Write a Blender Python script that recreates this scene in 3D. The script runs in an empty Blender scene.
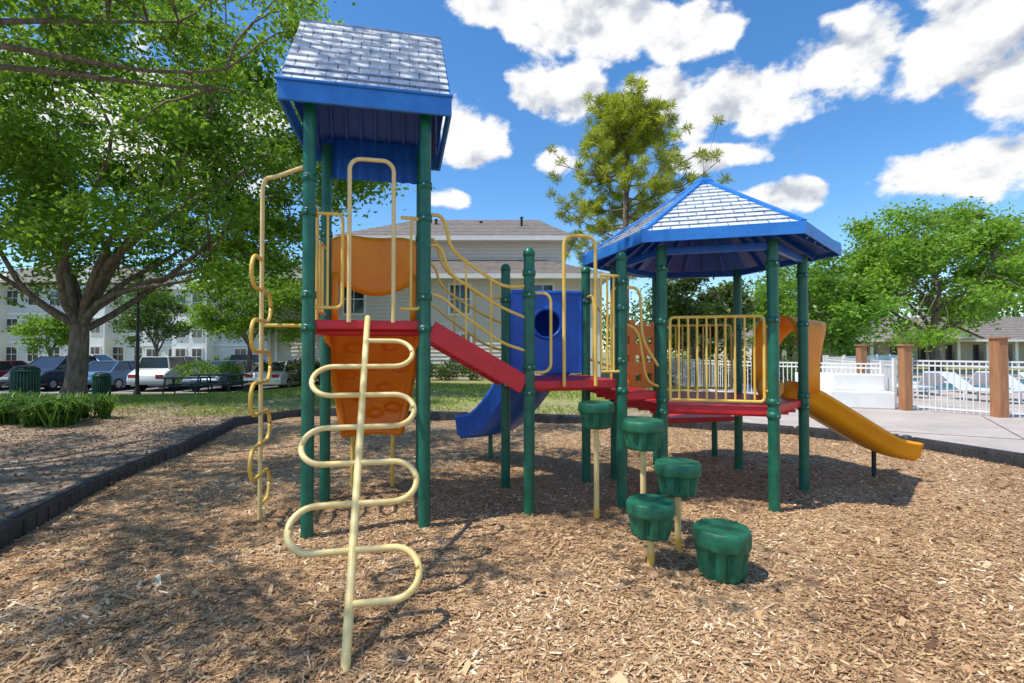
import bpy, bmesh, math, random
import numpy as np
from mathutils import Vector, Matrix
random.seed(7)
rng = np.random.default_rng(7)
scene = bpy.context.scene
COL = scene.collection

# ------------------------------------------------------------------ materials
def new_mat(name):
    m = bpy.data.materials.new(name); m.use_nodes = True
    nt = m.node_tree
    b = nt.nodes['Principled BSDF']
    return m, nt, b

def pmat(name, c1, c2=None, scale=6.0, rough=.5, bump=0.0, bscale=80.0, metal=0.0, spec=None, stretch=None, bdist=.01):
    m, nt, b = new_mat(name)
    N = nt.nodes; L = nt.links
    c2 = c2 or tuple(x*.8 for x in c1)
    tc = N.new('ShaderNodeTexCoord')
    src = tc.outputs['Object']
    if stretch:
        mp = N.new('ShaderNodeMapping'); mp.inputs['Scale'].default_value = stretch
        L.new(src, mp.inputs['Vector']); src = mp.outputs['Vector']
    nz = N.new('ShaderNodeTexNoise'); nz.inputs['Scale'].default_value = scale
    nz.inputs['Detail'].default_value = 6; nz.inputs['Roughness'].default_value = .65
    L.new(src, nz.inputs['Vector'])
    r = N.new('ShaderNodeValToRGB')
    r.color_ramp.elements[0].position = .35; r.color_ramp.elements[1].position = .65
    r.color_ramp.elements[0].color = (*c2, 1); r.color_ramp.elements[1].color = (*c1, 1)
    L.new(nz.outputs['Fac'], r.inputs['Fac']); L.new(r.outputs['Color'], b.inputs['Base Color'])
    mr = N.new('ShaderNodeMapRange')
    mr.inputs['To Min'].default_value = rough*.8; mr.inputs['To Max'].default_value = min(1, rough*1.25)
    L.new(nz.outputs['Fac'], mr.inputs['Value']); L.new(mr.outputs['Result'], b.inputs['Roughness'])
    b.inputs['Metallic'].default_value = metal
    if spec is not None: b.inputs['Specular IOR Level'].default_value = spec
    if bump > 0:
        n2 = N.new('ShaderNodeTexNoise'); n2.inputs['Scale'].default_value = bscale; n2.inputs['Detail'].default_value = 4
        L.new(src, n2.inputs['Vector'])
        bp = N.new('ShaderNodeBump'); bp.inputs['Strength'].default_value = bump; bp.inputs['Distance'].default_value = bdist
        L.new(n2.outputs['Fac'], bp.inputs['Height']); L.new(bp.outputs['Normal'], b.inputs['Normal'])
    return m

M = {}
M['green'] = pmat('green_powdercoat', (.010,.155,.092), (.006,.10,.06), 9, .36, .05, 60)
M['cream'] = pmat('faded_cream_paint', (.82,.67,.33), (.78,.57,.20), 5, .45, .08, 70)
M['yellow'] = pmat('yellow_paint', (.84,.60,.15), (.80,.47,.055), 5, .42, .05, 70)
M['red'] = pmat('red_vinyl', (.70,.018,.032), (.55,.014,.024), 5, .4, .08, 90)
M['orange'] = pmat('orange_plastic', (.90,.25,.005), (.78,.17,.003), 3, .38, .06, 60)
M['orange_lit'] = pmat('orange_plastic_lit', (.94,.34,.006), (.90,.27,.004), 3, .38, .06, 60)  # orange plastic lightened: sun glowing through the tower hood is put into the colour
M['slide_yellow'] = pmat('yellow_orange_plastic', (.95,.40,.005), (.90,.32,.004), 3, .33, .05, 60)
M['blue'] = pmat('blue_plastic', (.012,.13,.60), (.008,.09,.48), 3, .36, .05, 60)
M['blue_trim'] = pmat('blue_roof_trim', (.03,.23,.68), (.018,.16,.54), 4, .42, .08, 50)
M['pod'] = pmat('pod_green_plastic', (.015,.17,.085), (.009,.10,.052), 14, .5, .2, 120)
M['black'] = pmat('black_border_plastic', (.05,.052,.056), (.022,.023,.026), 7, .55, .3, 60)
M['darkmetal'] = pmat('dark_metal', (.03,.035,.035), (.02,.022,.022), 10, .5)
M['white'] = pmat('white_paint', (.80,.80,.78), (.72,.72,.70), 3, .55)
M['concrete'] = pmat('concrete', (.52,.45,.40), (.38,.335,.30), .9, .9, .3, 40)
M['asphalt'] = pmat('asphalt', (.10,.10,.102), (.06,.06,.062), 1.2, .9, .4, 60)
M['siding'] = pmat('beige_siding', (.68,.63,.56), (.62,.57,.50), .5, .7)
M['siding_far'] = pmat('grey_white_siding', (.66,.67,.68), (.56,.58,.60), .3, .75)
M['shingle'] = pmat('asphalt_shingle', (.27,.235,.205), (.15,.13,.115), 3.0, .92, .5, 12, stretch=(1,1,3), bdist=.05)
M['glass'] = pmat('window_glass', (.03,.04,.055), (.02,.03,.04), 2, .08, spec=.8)
M['bark'] = pmat('bark', (.28,.22,.165), (.10,.076,.058), 5, .9, .8, 14, stretch=(2.5,2.5,.6), bdist=.05)
M['wood'] = pmat('brown_wood_post', (.46,.22,.10), (.30,.13,.06), 4, .75, .3, 30, stretch=(4,4,.5))
M['tyre'] = pmat('tyre_rubber', (.02,.02,.02), (.014,.014,.014), 8, .85)
M['alloy'] = pmat('alloy_wheel', (.5,.5,.52), (.4,.4,.42), 8, .35, metal=.8)
M['lamp'] = pmat('lamp_lens', (.75,.72,.68), (.6,.6,.6), 8, .25)
M['taillight'] = pmat('tail_light', (.45,.01,.01), (.3,.01,.01), 8, .25)
M['water'] = pmat('pool_water', (.08,.45,.62), (.05,.34,.52), 2, .08, .3, 6)
M['cush'] = pmat('lounger_sling', (.66,.70,.76), (.56,.61,.68), 4, .7)

def leaf_mat(name, dark, light, trans=.35):
    m, nt, b = new_mat(name); N = nt.nodes; L = nt.links
    at = N.new('ShaderNodeAttribute'); at.attribute_name = 'rnd'
    r = N.new('ShaderNodeValToRGB')
    r.color_ramp.elements[0].color = (*dark,1); r.color_ramp.elements[1].color = (*light,1)
    L.new(at.outputs['Fac'], r.inputs['Fac'])
    L.new(r.outputs['Color'], b.inputs['Base Color']); b.inputs['Roughness'].default_value = .45
    b.inputs['Specular IOR Level'].default_value = .35
    tr = N.new('ShaderNodeBsdfTranslucent')
    hs = N.new('ShaderNodeHueSaturation'); hs.inputs['Value'].default_value = 1.6; hs.inputs['Hue'].default_value = .488
    L.new(r.outputs['Color'], hs.inputs['Color']); L.new(hs.outputs['Color'], tr.inputs['Color'])
    mx = N.new('ShaderNodeMixShader'); mx.inputs['Fac'].default_value = trans
    out = N['Material Output']
    L.new(b.outputs[0], mx.inputs[1]); L.new(tr.outputs[0], mx.inputs[2]); L.new(mx.outputs[0], out.inputs['Surface'])
    return m
M['leaf_oak'] = leaf_mat('oak_leaves', (.04,.105,.008), (.24,.43,.035), .42)
M['leaf_light'] = leaf_mat('light_leaves', (.06,.15,.012), (.29,.48,.045), .42)
M['leaf_dark'] = leaf_mat('magnolia_leaves', (.025,.06,.012), (.15,.22,.04), .28)
M['leaf_pine'] = leaf_mat('pine_needles', (.12,.17,.010), (.46,.52,.04), .42)
M['leaf_far'] = leaf_mat('distant_leaves', (.045,.10,.02), (.17,.29,.05), .3)
M['blade'] = leaf_mat('grass_blades', (.07,.15,.012), (.32,.44,.06), .3)
M['liriope'] = leaf_mat('liriope_blades', (.025,.085,.010), (.16,.30,.04), .25)
M['dry'] = leaf_mat('dry_leaves', (.11,.06,.03), (.38,.25,.13), .1)

def chip_mat():
    m, nt, b = new_mat('wood_chips'); N = nt.nodes; L = nt.links
    at = N.new('ShaderNodeAttribute'); at.attribute_name = 'rnd'
    r = N.new('ShaderNodeValToRGB'); cr = r.color_ramp
    cr.elements[0].color = (.11,.055,.027,1); cr.elements[1].color = (.88,.74,.52,1)
    for p,c in ((.25,(.32,.18,.085,1)),(.6,(.53,.33,.165,1)),(.85,(.67,.48,.27,1))):
        e = cr.elements.new(p); e.color = c
    L.new(at.outputs['Fac'], r.inputs['Fac']); L.new(r.outputs['Color'], b.inputs['Base Color'])
    b.inputs['Roughness'].default_value = .85
    return m
M['chip'] = chip_mat()

def mulch_mat():
    m, nt, b = new_mat('mulch'); N = nt.nodes; L = nt.links
    tc = N.new('ShaderNodeTexCoord')
    nz = N.new('ShaderNodeTexNoise'); nz.inputs['Scale'].default_value = 9; nz.inputs['Detail'].default_value = 4
    L.new(tc.outputs['Object'], nz.inputs['Vector'])
    mx = N.new('ShaderNodeMix'); mx.data_type='RGBA'; mx.inputs[0].default_value=.12
    L.new(tc.outputs['Object'], mx.inputs[6]); L.new(nz.outputs['Color'], mx.inputs[7])
    vs=[]
    for rot,sc in ((.5,(34,90,40)),(2.1,(32,84,40))):
        mp = N.new('ShaderNodeMapping'); mp.inputs['Rotation'].default_value=(0,0,rot); mp.inputs['Scale'].default_value=sc
        L.new(mx.outputs[2], mp.inputs['Vector'])
        v = N.new('ShaderNodeTexVoronoi'); v.inputs['Scale'].default_value=1
        L.new(mp.outputs[0], v.inputs['Vector']); vs.append(v)
    r = N.new('ShaderNodeValToRGB'); cr=r.color_ramp
    cr.elements[0].color=(.13,.068,.033,1); cr.elements[1].color=(.70,.51,.30,1)
    e=cr.elements.new(.45); e.color=(.40,.235,.115,1)
    sp = N.new('ShaderNodeSeparateColor'); L.new(vs[0].outputs['Color'], sp.inputs[0])
    sp2 = N.new('ShaderNodeSeparateColor'); L.new(vs[1].outputs['Color'], sp2.inputs[0])
    av = N.new('ShaderNodeMath'); av.operation='ADD'; L.new(sp.outputs[0],av.inputs[0]); L.new(sp2.outputs[0],av.inputs[1])
    big = N.new('ShaderNodeTexNoise'); big.inputs['Scale'].default_value=1.1; big.inputs['Detail'].default_value=3
    L.new(tc.outputs['Object'], big.inputs['Vector'])
    a2 = N.new('ShaderNodeMath'); a2.operation='MULTIPLY_ADD'; a2.inputs[1].default_value=.5; L.new(av.outputs[0],a2.inputs[0])
    a3 = N.new('ShaderNodeMath'); a3.operation='MULTIPLY_ADD'; a3.inputs[1].default_value=.5; a3.inputs[2].default_value=-.25
    L.new(big.outputs['Fac'],a3.inputs[0]); L.new(a3.outputs[0],a2.inputs[2])
    L.new(a2.outputs[0], r.inputs['Fac']); L.new(r.outputs['Color'], b.inputs['Base Color'])
    b.inputs['Roughness'].default_value=.9
    bp=N.new('ShaderNodeBump'); bp.inputs['Strength'].default_value=.8; bp.inputs['Distance'].default_value=.015
    L.new(av.outputs[0], bp.inputs['Height']); L.new(bp.outputs[0], b.inputs['Normal'])
    return m
M['mulch']=mulch_mat()

def ground_mat():
    m, nt, b = new_mat('ground_dirt_grass'); N=nt.nodes; L=nt.links
    tc=N.new('ShaderNodeTexCoord'); sx=N.new('ShaderNodeSeparateXYZ'); L.new(tc.outputs['Object'],sx.inputs[0])
    def noise(s,d=5):
        n=N.new('ShaderNodeTexNoise'); n.inputs['Scale'].default_value=s; n.inputs['Detail'].default_value=d
        n.inputs['Roughness'].default_value=.65
        L.new(tc.outputs['Object'],n.inputs['Vector']); return n
    def ramp(src,a,b_,p0=.35,p1=.65):
        r=N.new('ShaderNodeValToRGB'); r.color_ramp.elements[0].color=(*a,1); r.color_ramp.elements[1].color=(*b_,1)
        r.color_ramp.elements[0].position=p0; r.color_ramp.elements[1].position=p1
        L.new(src,r.inputs['Fac']); return r
    dirt=ramp(noise(2.2,9).outputs['Fac'],(.15,.10,.066),(.40,.30,.215),.36,.64)
    grass=ramp(noise(3,8).outputs['Fac'],(.12,.19,.022),(.42,.42,.11))
    mr=N.new('ShaderNodeMapRange'); mr.inputs['From Min'].default_value=9.5; mr.inputs['From Max'].default_value=14
    L.new(sx.outputs['Y'],mr.inputs['Value'])
    ad=N.new('ShaderNodeMath'); ad.operation='MULTIPLY_ADD'; ad.inputs[1].default_value=2.2; 
    s=N.new('ShaderNodeMath'); s.operation='ADD'; s.inputs[1].default_value=-1.45
    L.new(mr.outputs[0],s.inputs[0]); L.new(noise(.9,6).outputs['Fac'],ad.inputs[0]); L.new(s.outputs[0],ad.inputs[2])
    cl=N.new('ShaderNodeClamp'); L.new(ad.outputs[0],cl.inputs[0])
    mx=N.new('ShaderNodeMix'); mx.data_type='RGBA'
    L.new(cl.outputs[0],mx.inputs[0]); L.new(dirt.outputs[0],mx.inputs[6]); L.new(grass.outputs[0],mx.inputs[7])
    L.new(mx.outputs[2],b.inputs['Base Color']); b.inputs['Roughness'].default_value=.95
    bp=N.new('ShaderNodeBump'); bp.inputs['Strength'].default_value=.35; bp.inputs['Distance'].default_value=.02
    L.new(noise(14,6).outputs['Fac'],bp.inputs['Height']); L.new(bp.outputs[0],b.inputs['Normal'])
    return m
M['ground']=ground_mat()

def tile_mat():
    m, nt, b = new_mat('faded_roof_tile'); N=nt.nodes; L=nt.links
    uv=N.new('ShaderNodeUVMap'); uv.uv_map='UVMap'
    br=N.new('ShaderNodeTexBrick')
    br.inputs['Color1'].default_value=(.62,.66,.72,1); br.inputs['Color2'].default_value=(.46,.51,.59,1)
    br.inputs['Mortar'].default_value=(.13,.18,.29,1)
    br.inputs['Scale'].default_value=1; br.inputs['Brick Width'].default_value=.165; br.inputs['Row Height'].default_value=.107
    br.inputs['Mortar Size'].default_value=.0065; br.inputs['Mortar Smooth'].default_value=.3; br.inputs['Bias'].default_value=-.1
    L.new(uv.outputs[0],br.inputs['Vector'])
    nz=N.new('ShaderNodeTexNoise'); nz.inputs['Scale'].default_value=9; nz.inputs['Detail'].default_value=7; nz.inputs['Roughness'].default_value=.7
    L.new(uv.outputs[0],nz.inputs['Vector'])
    mx=N.new('ShaderNodeMix'); mx.data_type='RGBA'; mx.blend_type='MIX'
    mr=N.new('ShaderNodeMapRange'); mr.inputs['From Min'].default_value=.42; mr.inputs['From Max'].default_value=.72; mr.inputs['To Max'].default_value=.75
    L.new(nz.outputs['Fac'],mr.inputs['Value']); L.new(mr.outputs[0],mx.inputs[0])
    L.new(br.outputs['Color'],mx.inputs[6]); mx.inputs[7].default_value=(.74,.76,.78,1)
    L.new(mx.outputs[2],b.inputs['Base Color']); b.inputs['Roughness'].default_value=.6
    bp=N.new('ShaderNodeBump'); bp.inputs['Strength'].default_value=.7; bp.inputs['Distance'].default_value=.01; bp.invert=True
    L.new(br.outputs['Fac'],bp.inputs['Height']); L.new(bp.outputs[0],b.inputs['Normal'])
    return m
M['tile']=tile_mat()

def paint(name,c):
    m,nt,b=new_mat(name); b.inputs['Base Color'].default_value=(*c,1); b.inputs['Roughness'].default_value=.35
    b.inputs['Coat Weight'].default_value=.6; b.inputs['Metallic'].default_value=.3
    return m

# ------------------------------------------------------------------ mesh helpers
def group(name, loc=(0,0,0)):
    e=bpy.data.objects.new(name,None); e.empty_display_size=.3; e.location=loc; COL.objects.link(e); return e

class MB:
    def __init__(s): s.v=[]; s.f=[]; s.mi=[]; s.sm=[]; s.uv={}; s.mats=[]; s.X=None
    def midx(s,mat):
        if mat not in s.mats: s.mats.append(mat)
        return s.mats.index(mat)
    def add(s,verts,faces,mat,smooth=False,uvs=None):
        o=len(s.v); k=s.midx(mat)
        if s.X is not None: verts=[s.X@Vector(p) for p in verts]
        s.v+= [tuple(p) for p in verts]
        for i,f in enumerate(faces):
            if uvs: s.uv[len(s.f)]=uvs[i]
            s.f.append([o+j for j in f]); s.mi.append(k); s.sm.append(smooth)
    def box(s,c,size,mat,rz=0.0,rx=0.0):
        R=Matrix.Rotation(rz,3,'Z')@Matrix.Rotation(rx,3,'X'); c=Vector(c); h=Vector(size)/2
        vs=[c+R@Vector((sx*h.x,sy*h.y,sz*h.z)) for sz in(-1,1) for sy in(-1,1) for sx in(-1,1)]
        s.add(vs,[(0,2,3,1),(4,5,7,6),(0,1,5,4),(2,6,7,3),(0,4,6,2),(1,3,7,5)],mat)
    def beam(s,a,b,w,h,mat):
        a=Vector(a);b=Vector(b);t=(b-a).normalized();l=t.cross(Vector((0,0,1))).normalized();n=l.cross(t)
        vs=[p+l*(x*w/2)+n*(y*h/2) for p in(a,b) for x,y in((-1,-1),(1,-1),(1,1),(-1,1))]
        s.add(vs,[(0,1,2,3),(7,6,5,4),(0,4,5,1),(1,5,6,2),(2,6,7,3),(3,7,4,0)],mat)
    def prism(s,poly,z0,z1,mat):
        n=len(poly); vs=[(p[0],p[1],z0) for p in poly]+[(p[0],p[1],z1) for p in poly]
        s.add(vs,[tuple(range(n-1,-1,-1)),tuple(range(n,2*n))]+[(i,(i+1)%n,n+(i+1)%n,n+i) for i in range(n)],mat)
    def tube(s,pts,r,mat,seg=10):
        pts=[Vector(p) for p in pts]; n=len(pts); rs=r if hasattr(r,'__len__') else [r]*n
        T=[]
        for i in range(n):
            a=pts[max(0,i-1)];b=pts[min(n-1,i+1)]; t=(b-a)
            T.append(t.normalized() if t.length>1e-9 else Vector((0,0,1)))
        ref=Vector((0,0,1)) if abs(T[0].z)<.9 else Vector((1,0,0))
        nn=T[0].cross(ref).normalized(); vs=[]
        for i in range(n):
            nn=(nn-T[i]*nn.dot(T[i])).normalized(); bb=T[i].cross(nn)
            for k in range(seg):
                a=2*math.pi*k/seg; vs.append(pts[i]+(nn*math.cos(a)+bb*math.sin(a))*rs[i])
        fs=[]
        for i in range(n-1):
            for k in range(seg):
                k2=(k+1)%seg; fs.append((i*seg+k,i*seg+k2,(i+1)*seg+k2,(i+1)*seg+k))
        s.add(vs,fs,mat,True)
        s.add(vs[:seg],[tuple(range(seg-1,-1,-1))],mat); s.add(vs[-seg:],[tuple(range(seg))],mat)
    def lathe(s,c,prof,mat,seg=20,rf=None,smooth=True):
        c=Vector(c); vs=[]; n=len(prof)
        for j,(r,z) in enumerate(prof):
            for k in range(seg):
                a=2*math.pi*k/seg; rr=r*(rf(a,j) if rf else 1)
                vs.append(c+Vector((rr*math.cos(a),rr*math.sin(a),z)))
        fs=[(j*seg+k,j*seg+(k+1)%seg,(j+1)*seg+(k+1)%seg,(j+1)*seg+k) for j in range(n-1) for k in range(seg)]
        fs+= [tuple(range(seg-1,-1,-1)),tuple((n-1)*seg+k for k in range(seg))]
        s.add(vs,fs,mat,smooth)
    def grid(s,fn,nu,nv,mat,hole=None,smooth=True):
        vs=[fn(i/nu,j/nv) for j in range(nv+1) for i in range(nu+1)]; fs=[]
        for j in range(nv):
            for i in range(nu):
                if hole and hole(i,j): continue
                a=j*(nu+1)+i; fs.append((a,a+1,a+nu+2,a+nu+1))
        s.add(vs,fs,mat,smooth)
    def sweep(s,path,prof,mat,smooth=True):
        path=[Vector(p) for p in path]; n=len(path); m=len(prof); vs=[]
        for i in range(n):
            t=(path[min(n-1,i+1)]-path[max(0,i-1)]).normalized(); l=t.cross(Vector((0,0,1))).normalized(); u=l.cross(t)
            vs+=[path[i]+l*a+u*b for a,b in prof]
        fs=[(i*m+k,i*m+(k+1)%m,(i+1)*m+(k+1)%m,(i+1)*m+k) for i in range(n-1) for k in range(m)]
        fs+=[tuple(range(m-1,-1,-1)),tuple((n-1)*m+k for k in range(m))]
        s.add(vs,fs,mat,smooth)
    def roof(s,p0,p1,p2,p3,rows,mat,lift=.012):
        p0,p1,p2,p3=map(Vector,(p0,p1,p2,p3)); nrm=(p1-p0).cross(p3-p0).normalized()
        if nrm.z<0: nrm=-nrm
        e=(p1-p0).normalized(); up=(p3-p0)-e*((p3-p0).dot(e)); up.normalize()
        def uv(p): return ((p-p0).dot(e),(p-p0).dot(up))
        for i in range(rows):
            a=i/rows;b=(i+1)/rows
            A=p0.lerp(p3,a);B=p1.lerp(p2,a);C=p1.lerp(p2,b);D=p0.lerp(p3,b)
            A2=A+nrm*lift;B2=B+nrm*lift
            if (C-D).length<1e-4:
                s.add([A2,B2,C],[(0,1,2)],mat,uvs=[[uv(A),uv(B),uv(C)]])
            else: s.add([A2,B2,C,D],[(0,1,2,3)],mat,uvs=[[uv(A),uv(B),uv(C),uv(D)]])
            s.add([A,B,B2,A2],[(0,1,2,3)],mat,uvs=[[uv(A),uv(B),uv(B),uv(A)]])
    def build(s,name,parent=None,bevel=0,solid=0,sub=0,loc=(0,0,0)):
        L=Vector(parent.location) if parent else Vector(loc)
        me=bpy.data.meshes.new(name); me.from_pydata([tuple(Vector(p)-L) for p in s.v],[],s.f)
        for k in s.mats: me.materials.append(M[k] if isinstance(k,str) else k)
        me.polygons.foreach_set('material_index',s.mi); me.polygons.foreach_set('use_smooth',s.sm)
        if s.uv:
            ul=me.uv_layers.new(name='UVMap')
            for fi,uvs in s.uv.items():
                p=me.polygons[fi]
                for li,u in zip(p.loop_indices,uvs): ul.data[li].uv=u
        me.update()
        o=bpy.data.objects.new(name,me); COL.objects.link(o)
        if parent: o.parent=parent
        else: o.location=L
        if solid:
            m=o.modifiers.new('s','SOLIDIFY'); m.thickness=solid; m.offset=0
        if bevel:
            m=o.modifiers.new('b','BEVEL'); m.width=bevel; m.segments=2; m.limit_method='ANGLE'; m.angle_limit=math.radians(50)
        if sub:
            m=o.modifiers.new('ss','SUBSURF'); m.levels=sub; m.render_levels=sub
        return o

def fil(pts,r,n=6):
    pts=[Vector(p) for p in pts]; out=[pts[0]]
    for i in range(1,len(pts)-1):
        p=pts[i]; a=pts[i-1]-p; b=pts[i+1]-p
        ra=min(r,a.length*.5); rb=min(r,b.length*.5)
        A=p+a.normalized()*ra; B=p+b.normalized()*rb
        for k in range(n+1):
            t=k/n; c1=A.lerp(p,.55); c2=B.lerp(p,.55)
            out.append(A*(1-t)**3+c1*3*t*(1-t)**2+c2*3*t*t*(1-t)+B*t**3)
    out.append(pts[-1]); return out

def quads_mesh(name, V, mats, rnd, parent=None, loc=(0,0,0)):
    L=np.array(parent.location if parent else loc); n=V.shape[0]
    me=bpy.data.meshes.new(name); me.vertices.add(n*4); me.loops.add(n*4); me.polygons.add(n)
    me.vertices.foreach_set('co',(V.reshape(-1,3)-L).astype(np.float32).ravel())
    me.loops.foreach_set('vertex_index',np.arange(n*4,dtype=np.int32))
    me.polygons.foreach_set('loop_start',np.arange(0,n*4,4,dtype=np.int32))
    me.update(calc_edges=True)
    at=me.attributes.new('rnd','FLOAT','POINT'); at.data.foreach_set('value',np.repeat(rnd,4).astype(np.float32))
    me.materials.append(M[mats])
    o=bpy.data.objects.new(name,me); COL.objects.link(o)
    if parent: o.parent=parent
    else: o.location=loc
    return o

def rand_unit(n):
    v=rng.normal(size=(n,3)); return v/np.linalg.norm(v,axis=1,keepdims=True)

def leaves(C, size, ratio=.38, flat=.0, dirs=None):
    n=len(C); t=rand_unit(n) if dirs is None else dirs
    if flat: t[:,2]*=(1-flat); t/=np.linalg.norm(t,axis=1,keepdims=True)
    r=rand_unit(n); b=np.cross(t,r); b/=np.linalg.norm(b,axis=1,keepdims=True)+1e-9
    s=size*rng.uniform(.65,1.3,n)[:,None]
    return np.stack([C-t*s*.5,C+b*s*ratio*.5+t*s*.05,C+t*s*.5,C-b*s*ratio*.5+t*s*.05],axis=1)

def curve(a,b,sag,n=7,wob=.12):
    a=Vector(a);b=Vector(b);L=(b-a).length; pts=[]
    w=Vector(rng.normal(size=3))*wob*L; w2=Vector(rng.normal(size=3))*wob*L*.5
    for i in range(n):
        t=i/(n-1); p=a.lerp(b,t)+Vector((0,0,1))*sag*L*math.sin(math.pi*t)+w*(t*(1-t))+w2*math.sin(2*math.pi*t)*.4
        pts.append(p)
    return pts

def tree(name, base, fork, crown_c, crown_r, nclump, nleaf, lsize, clump_r, leafmat, trunk_r, nlimb=7, ratio=.45, low=-.6, extra_limbs=(), shell=.45, barkmat='bark', lump=.3, lf=1.0, zmin=-99):
    g=group(name,base); mb=MB(); base=Vector(base); fork=Vector(fork)
    tp=curve(base,fork,0,6,.06); n=len(tp)
    mb.tube(tp,[trunk_r*(1.45 if i==0 else 1.08-.25*i/(n-1)) for i in range(n)],barkmat,14)
    cc=np.array(crown_c); cr=np.array(crown_r)
    limbs=[]
    ends=[]
    for k in range(nlimb):
        a=2*math.pi*(k+random.uniform(-.25,.25))/nlimb; e=random.uniform(-.25,.8)
        ends.append(cc+cr*np.array([math.cos(a)*math.cos(e),math.sin(a)*math.cos(e),math.sin(e)])*random.uniform(.6,.8))
    ends+= [np.array(x) for x in extra_limbs]
    for e in ends:
        p=curve(fork-Vector((0,0,random.uniform(0,.12)*(fork-base).length)),e,random.uniform(.02,.12),9,.18); limbs.append(p)
        m=len(p); r0=trunk_r*random.uniform(.34,.50)*lf
        mb.tube(p,[r0*(1-.88*i/(m-1))+.012 for i in range(m)],barkmat,8)
    LP=np.array([list(q) for p in limbs for q in p[2:]])
    kd=rand_unit(14); kv=rng.uniform(-1,1,14)
    C=[]
    while len(C)<nclump:
        d=rand_unit(1)[0]
        if d[2]<low: continue
        lumpv=1+lump*np.sum(kv*np.exp(4*(kd@d-1)))
        rr=rng.uniform(shell,1)**.7
        q=cc+cr*d*rr*lumpv
        if q[2]<zmin: continue
        C.append(q)
    C=np.array(C)
    for c in C:
        dd=np.linalg.norm(LP-c,axis=1); j=int(np.argmin(dd))
        if dd[j]<.15: continue
        p=curve(LP[j],c,.06,5,.15); rr=.010+.008*min(dd[j],3)
        mb.tube(p,[rr*(1-.18*i)+.003 for i in range(5)],barkmat,5)
    mb.build('trunk_and_branches',g)
    npc=nleaf//nclump; cs=clump_r*rng.uniform(.55,1.35,nclump)
    off=rng.normal(size=(nclump,npc,3))*cs[:,None,None]*np.array([.55,.55,.34])
    P=(C[:,None,:]+off).reshape(-1,3)
    V=leaves(P,lsize,ratio,.3)
    cl=np.repeat(rng.uniform(0,1,nclump),npc); rnd=np.clip(.55*cl+.45*rng.uniform(0,1,len(P)),0,1)
    quads_mesh('foliage',V,leafmat,rnd,g)
    return g

def shrub(name, c, r, n, lsize, mat, ratio=.5):
    g=group(name,(c[0][0],c[0][1],c[0][2]-r[0][2])); Ps=[];R=[]; mb=MB()
    for cc,rr in zip(c,r):
        k=max(8,int(n/len(c)/60)); 
        d=rand_unit(k); cen=np.array(cc)+d*np.array(rr)*rng.uniform(.55,1,(k,1))
        off=rng.normal(size=(k,60,3))*np.array(rr)*.2
        P=(cen[:,None]+off).reshape(-1,3); P[:,2]=np.maximum(P[:,2],cc[2]-rr[2]+.03)
        Ps.append(P); R.append(np.repeat(rng.uniform(0,1,k),60)*.6+rng.uniform(0,.4,k*60))
        for q in range(5):
            b=Vector(cc)+Vector((random.uniform(-.2,.2)*rr[0],random.uniform(-.2,.2)*rr[1],-rr[2]))
            mb.tube(curve(b,cen[q],.05,5,.1),[.03,.025,.02,.015,.01],'bark',5)
    mb.build('stems',g)
    P=np.concatenate(Ps); quads_mesh('foliage',leaves(P,lsize,ratio,.2),mat,np.concatenate(R),g)
    return g

def inpoly(x,y,poly):
    x=np.asarray(x);y=np.asarray(y); ins=np.zeros(x.shape,bool); n=len(poly)
    for i in range(n):
        x1,y1=poly[i];x2,y2=poly[(i+1)%n]
        c=((y1>y)!=(y2>y))&(x<(x2-x1)*(y-y1)/((y2-y1) if abs(y2-y1)>1e-9 else 1e-9)+x1)
        ins^=c
    return ins

# ------------------------------------------------------------------ ground
BORDER=[(-3.2,2.2),(-3.95,3.9),(-4.35,5.1),(-4.72,6.9),(-5.0,8.2),(-5.45,9.9),(-4.75,11.5),(-3.2,11.3),(-1.9,10.8),(0.2,10.4),(2.0,10.1),(3.6,9.6),(5.0,8.7),(6.1,7.75),(6.55,6.3),(6.9,4.6),(6.9,2.0),(6.2,-1.5),(3,-4),(-1,-4),(-3.0,-1)]
def gz(x,y):
    x=np.asarray(x,float);y=np.asarray(y,float)
    a=np.clip((y-15)/8,0,1); a=a*a*(3-2*a); b=np.clip((-x-7)/6,0,1)
    z=-.52*a*b
    z=z+.02*np.sin(x*1.3)*np.cos(y*.9)*((y<24)&(y>-10))
    z=np.where(inpoly(x,y,BORDER),-.07,z)
    return z
t=np.linspace(-1,1,261); ax=np.sinh(t*5.2)/np.sinh(5.2)*500
gx,gy=np.meshgrid(ax,ax+8.0); Z=gz(gx,gy)
n=len(ax); vs=np.stack([gx,gy,Z],-1).reshape(-1,3)
me=bpy.data.meshes.new('ground'); idx=np.arange(n*n).reshape(n,n)
fs=np.stack([idx[:-1,:-1],idx[:-1,1:],idx[1:,1:],idx[1:,:-1]],-1).reshape(-1,4)
me.from_pydata(vs.tolist(),[],fs.tolist()); me.materials.append(M['ground'])
me.polygons.foreach_set('use_smooth',[True]*len(me.polygons))
o=bpy.data.objects.new('ground',me); COL.objects.link(o)

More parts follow.
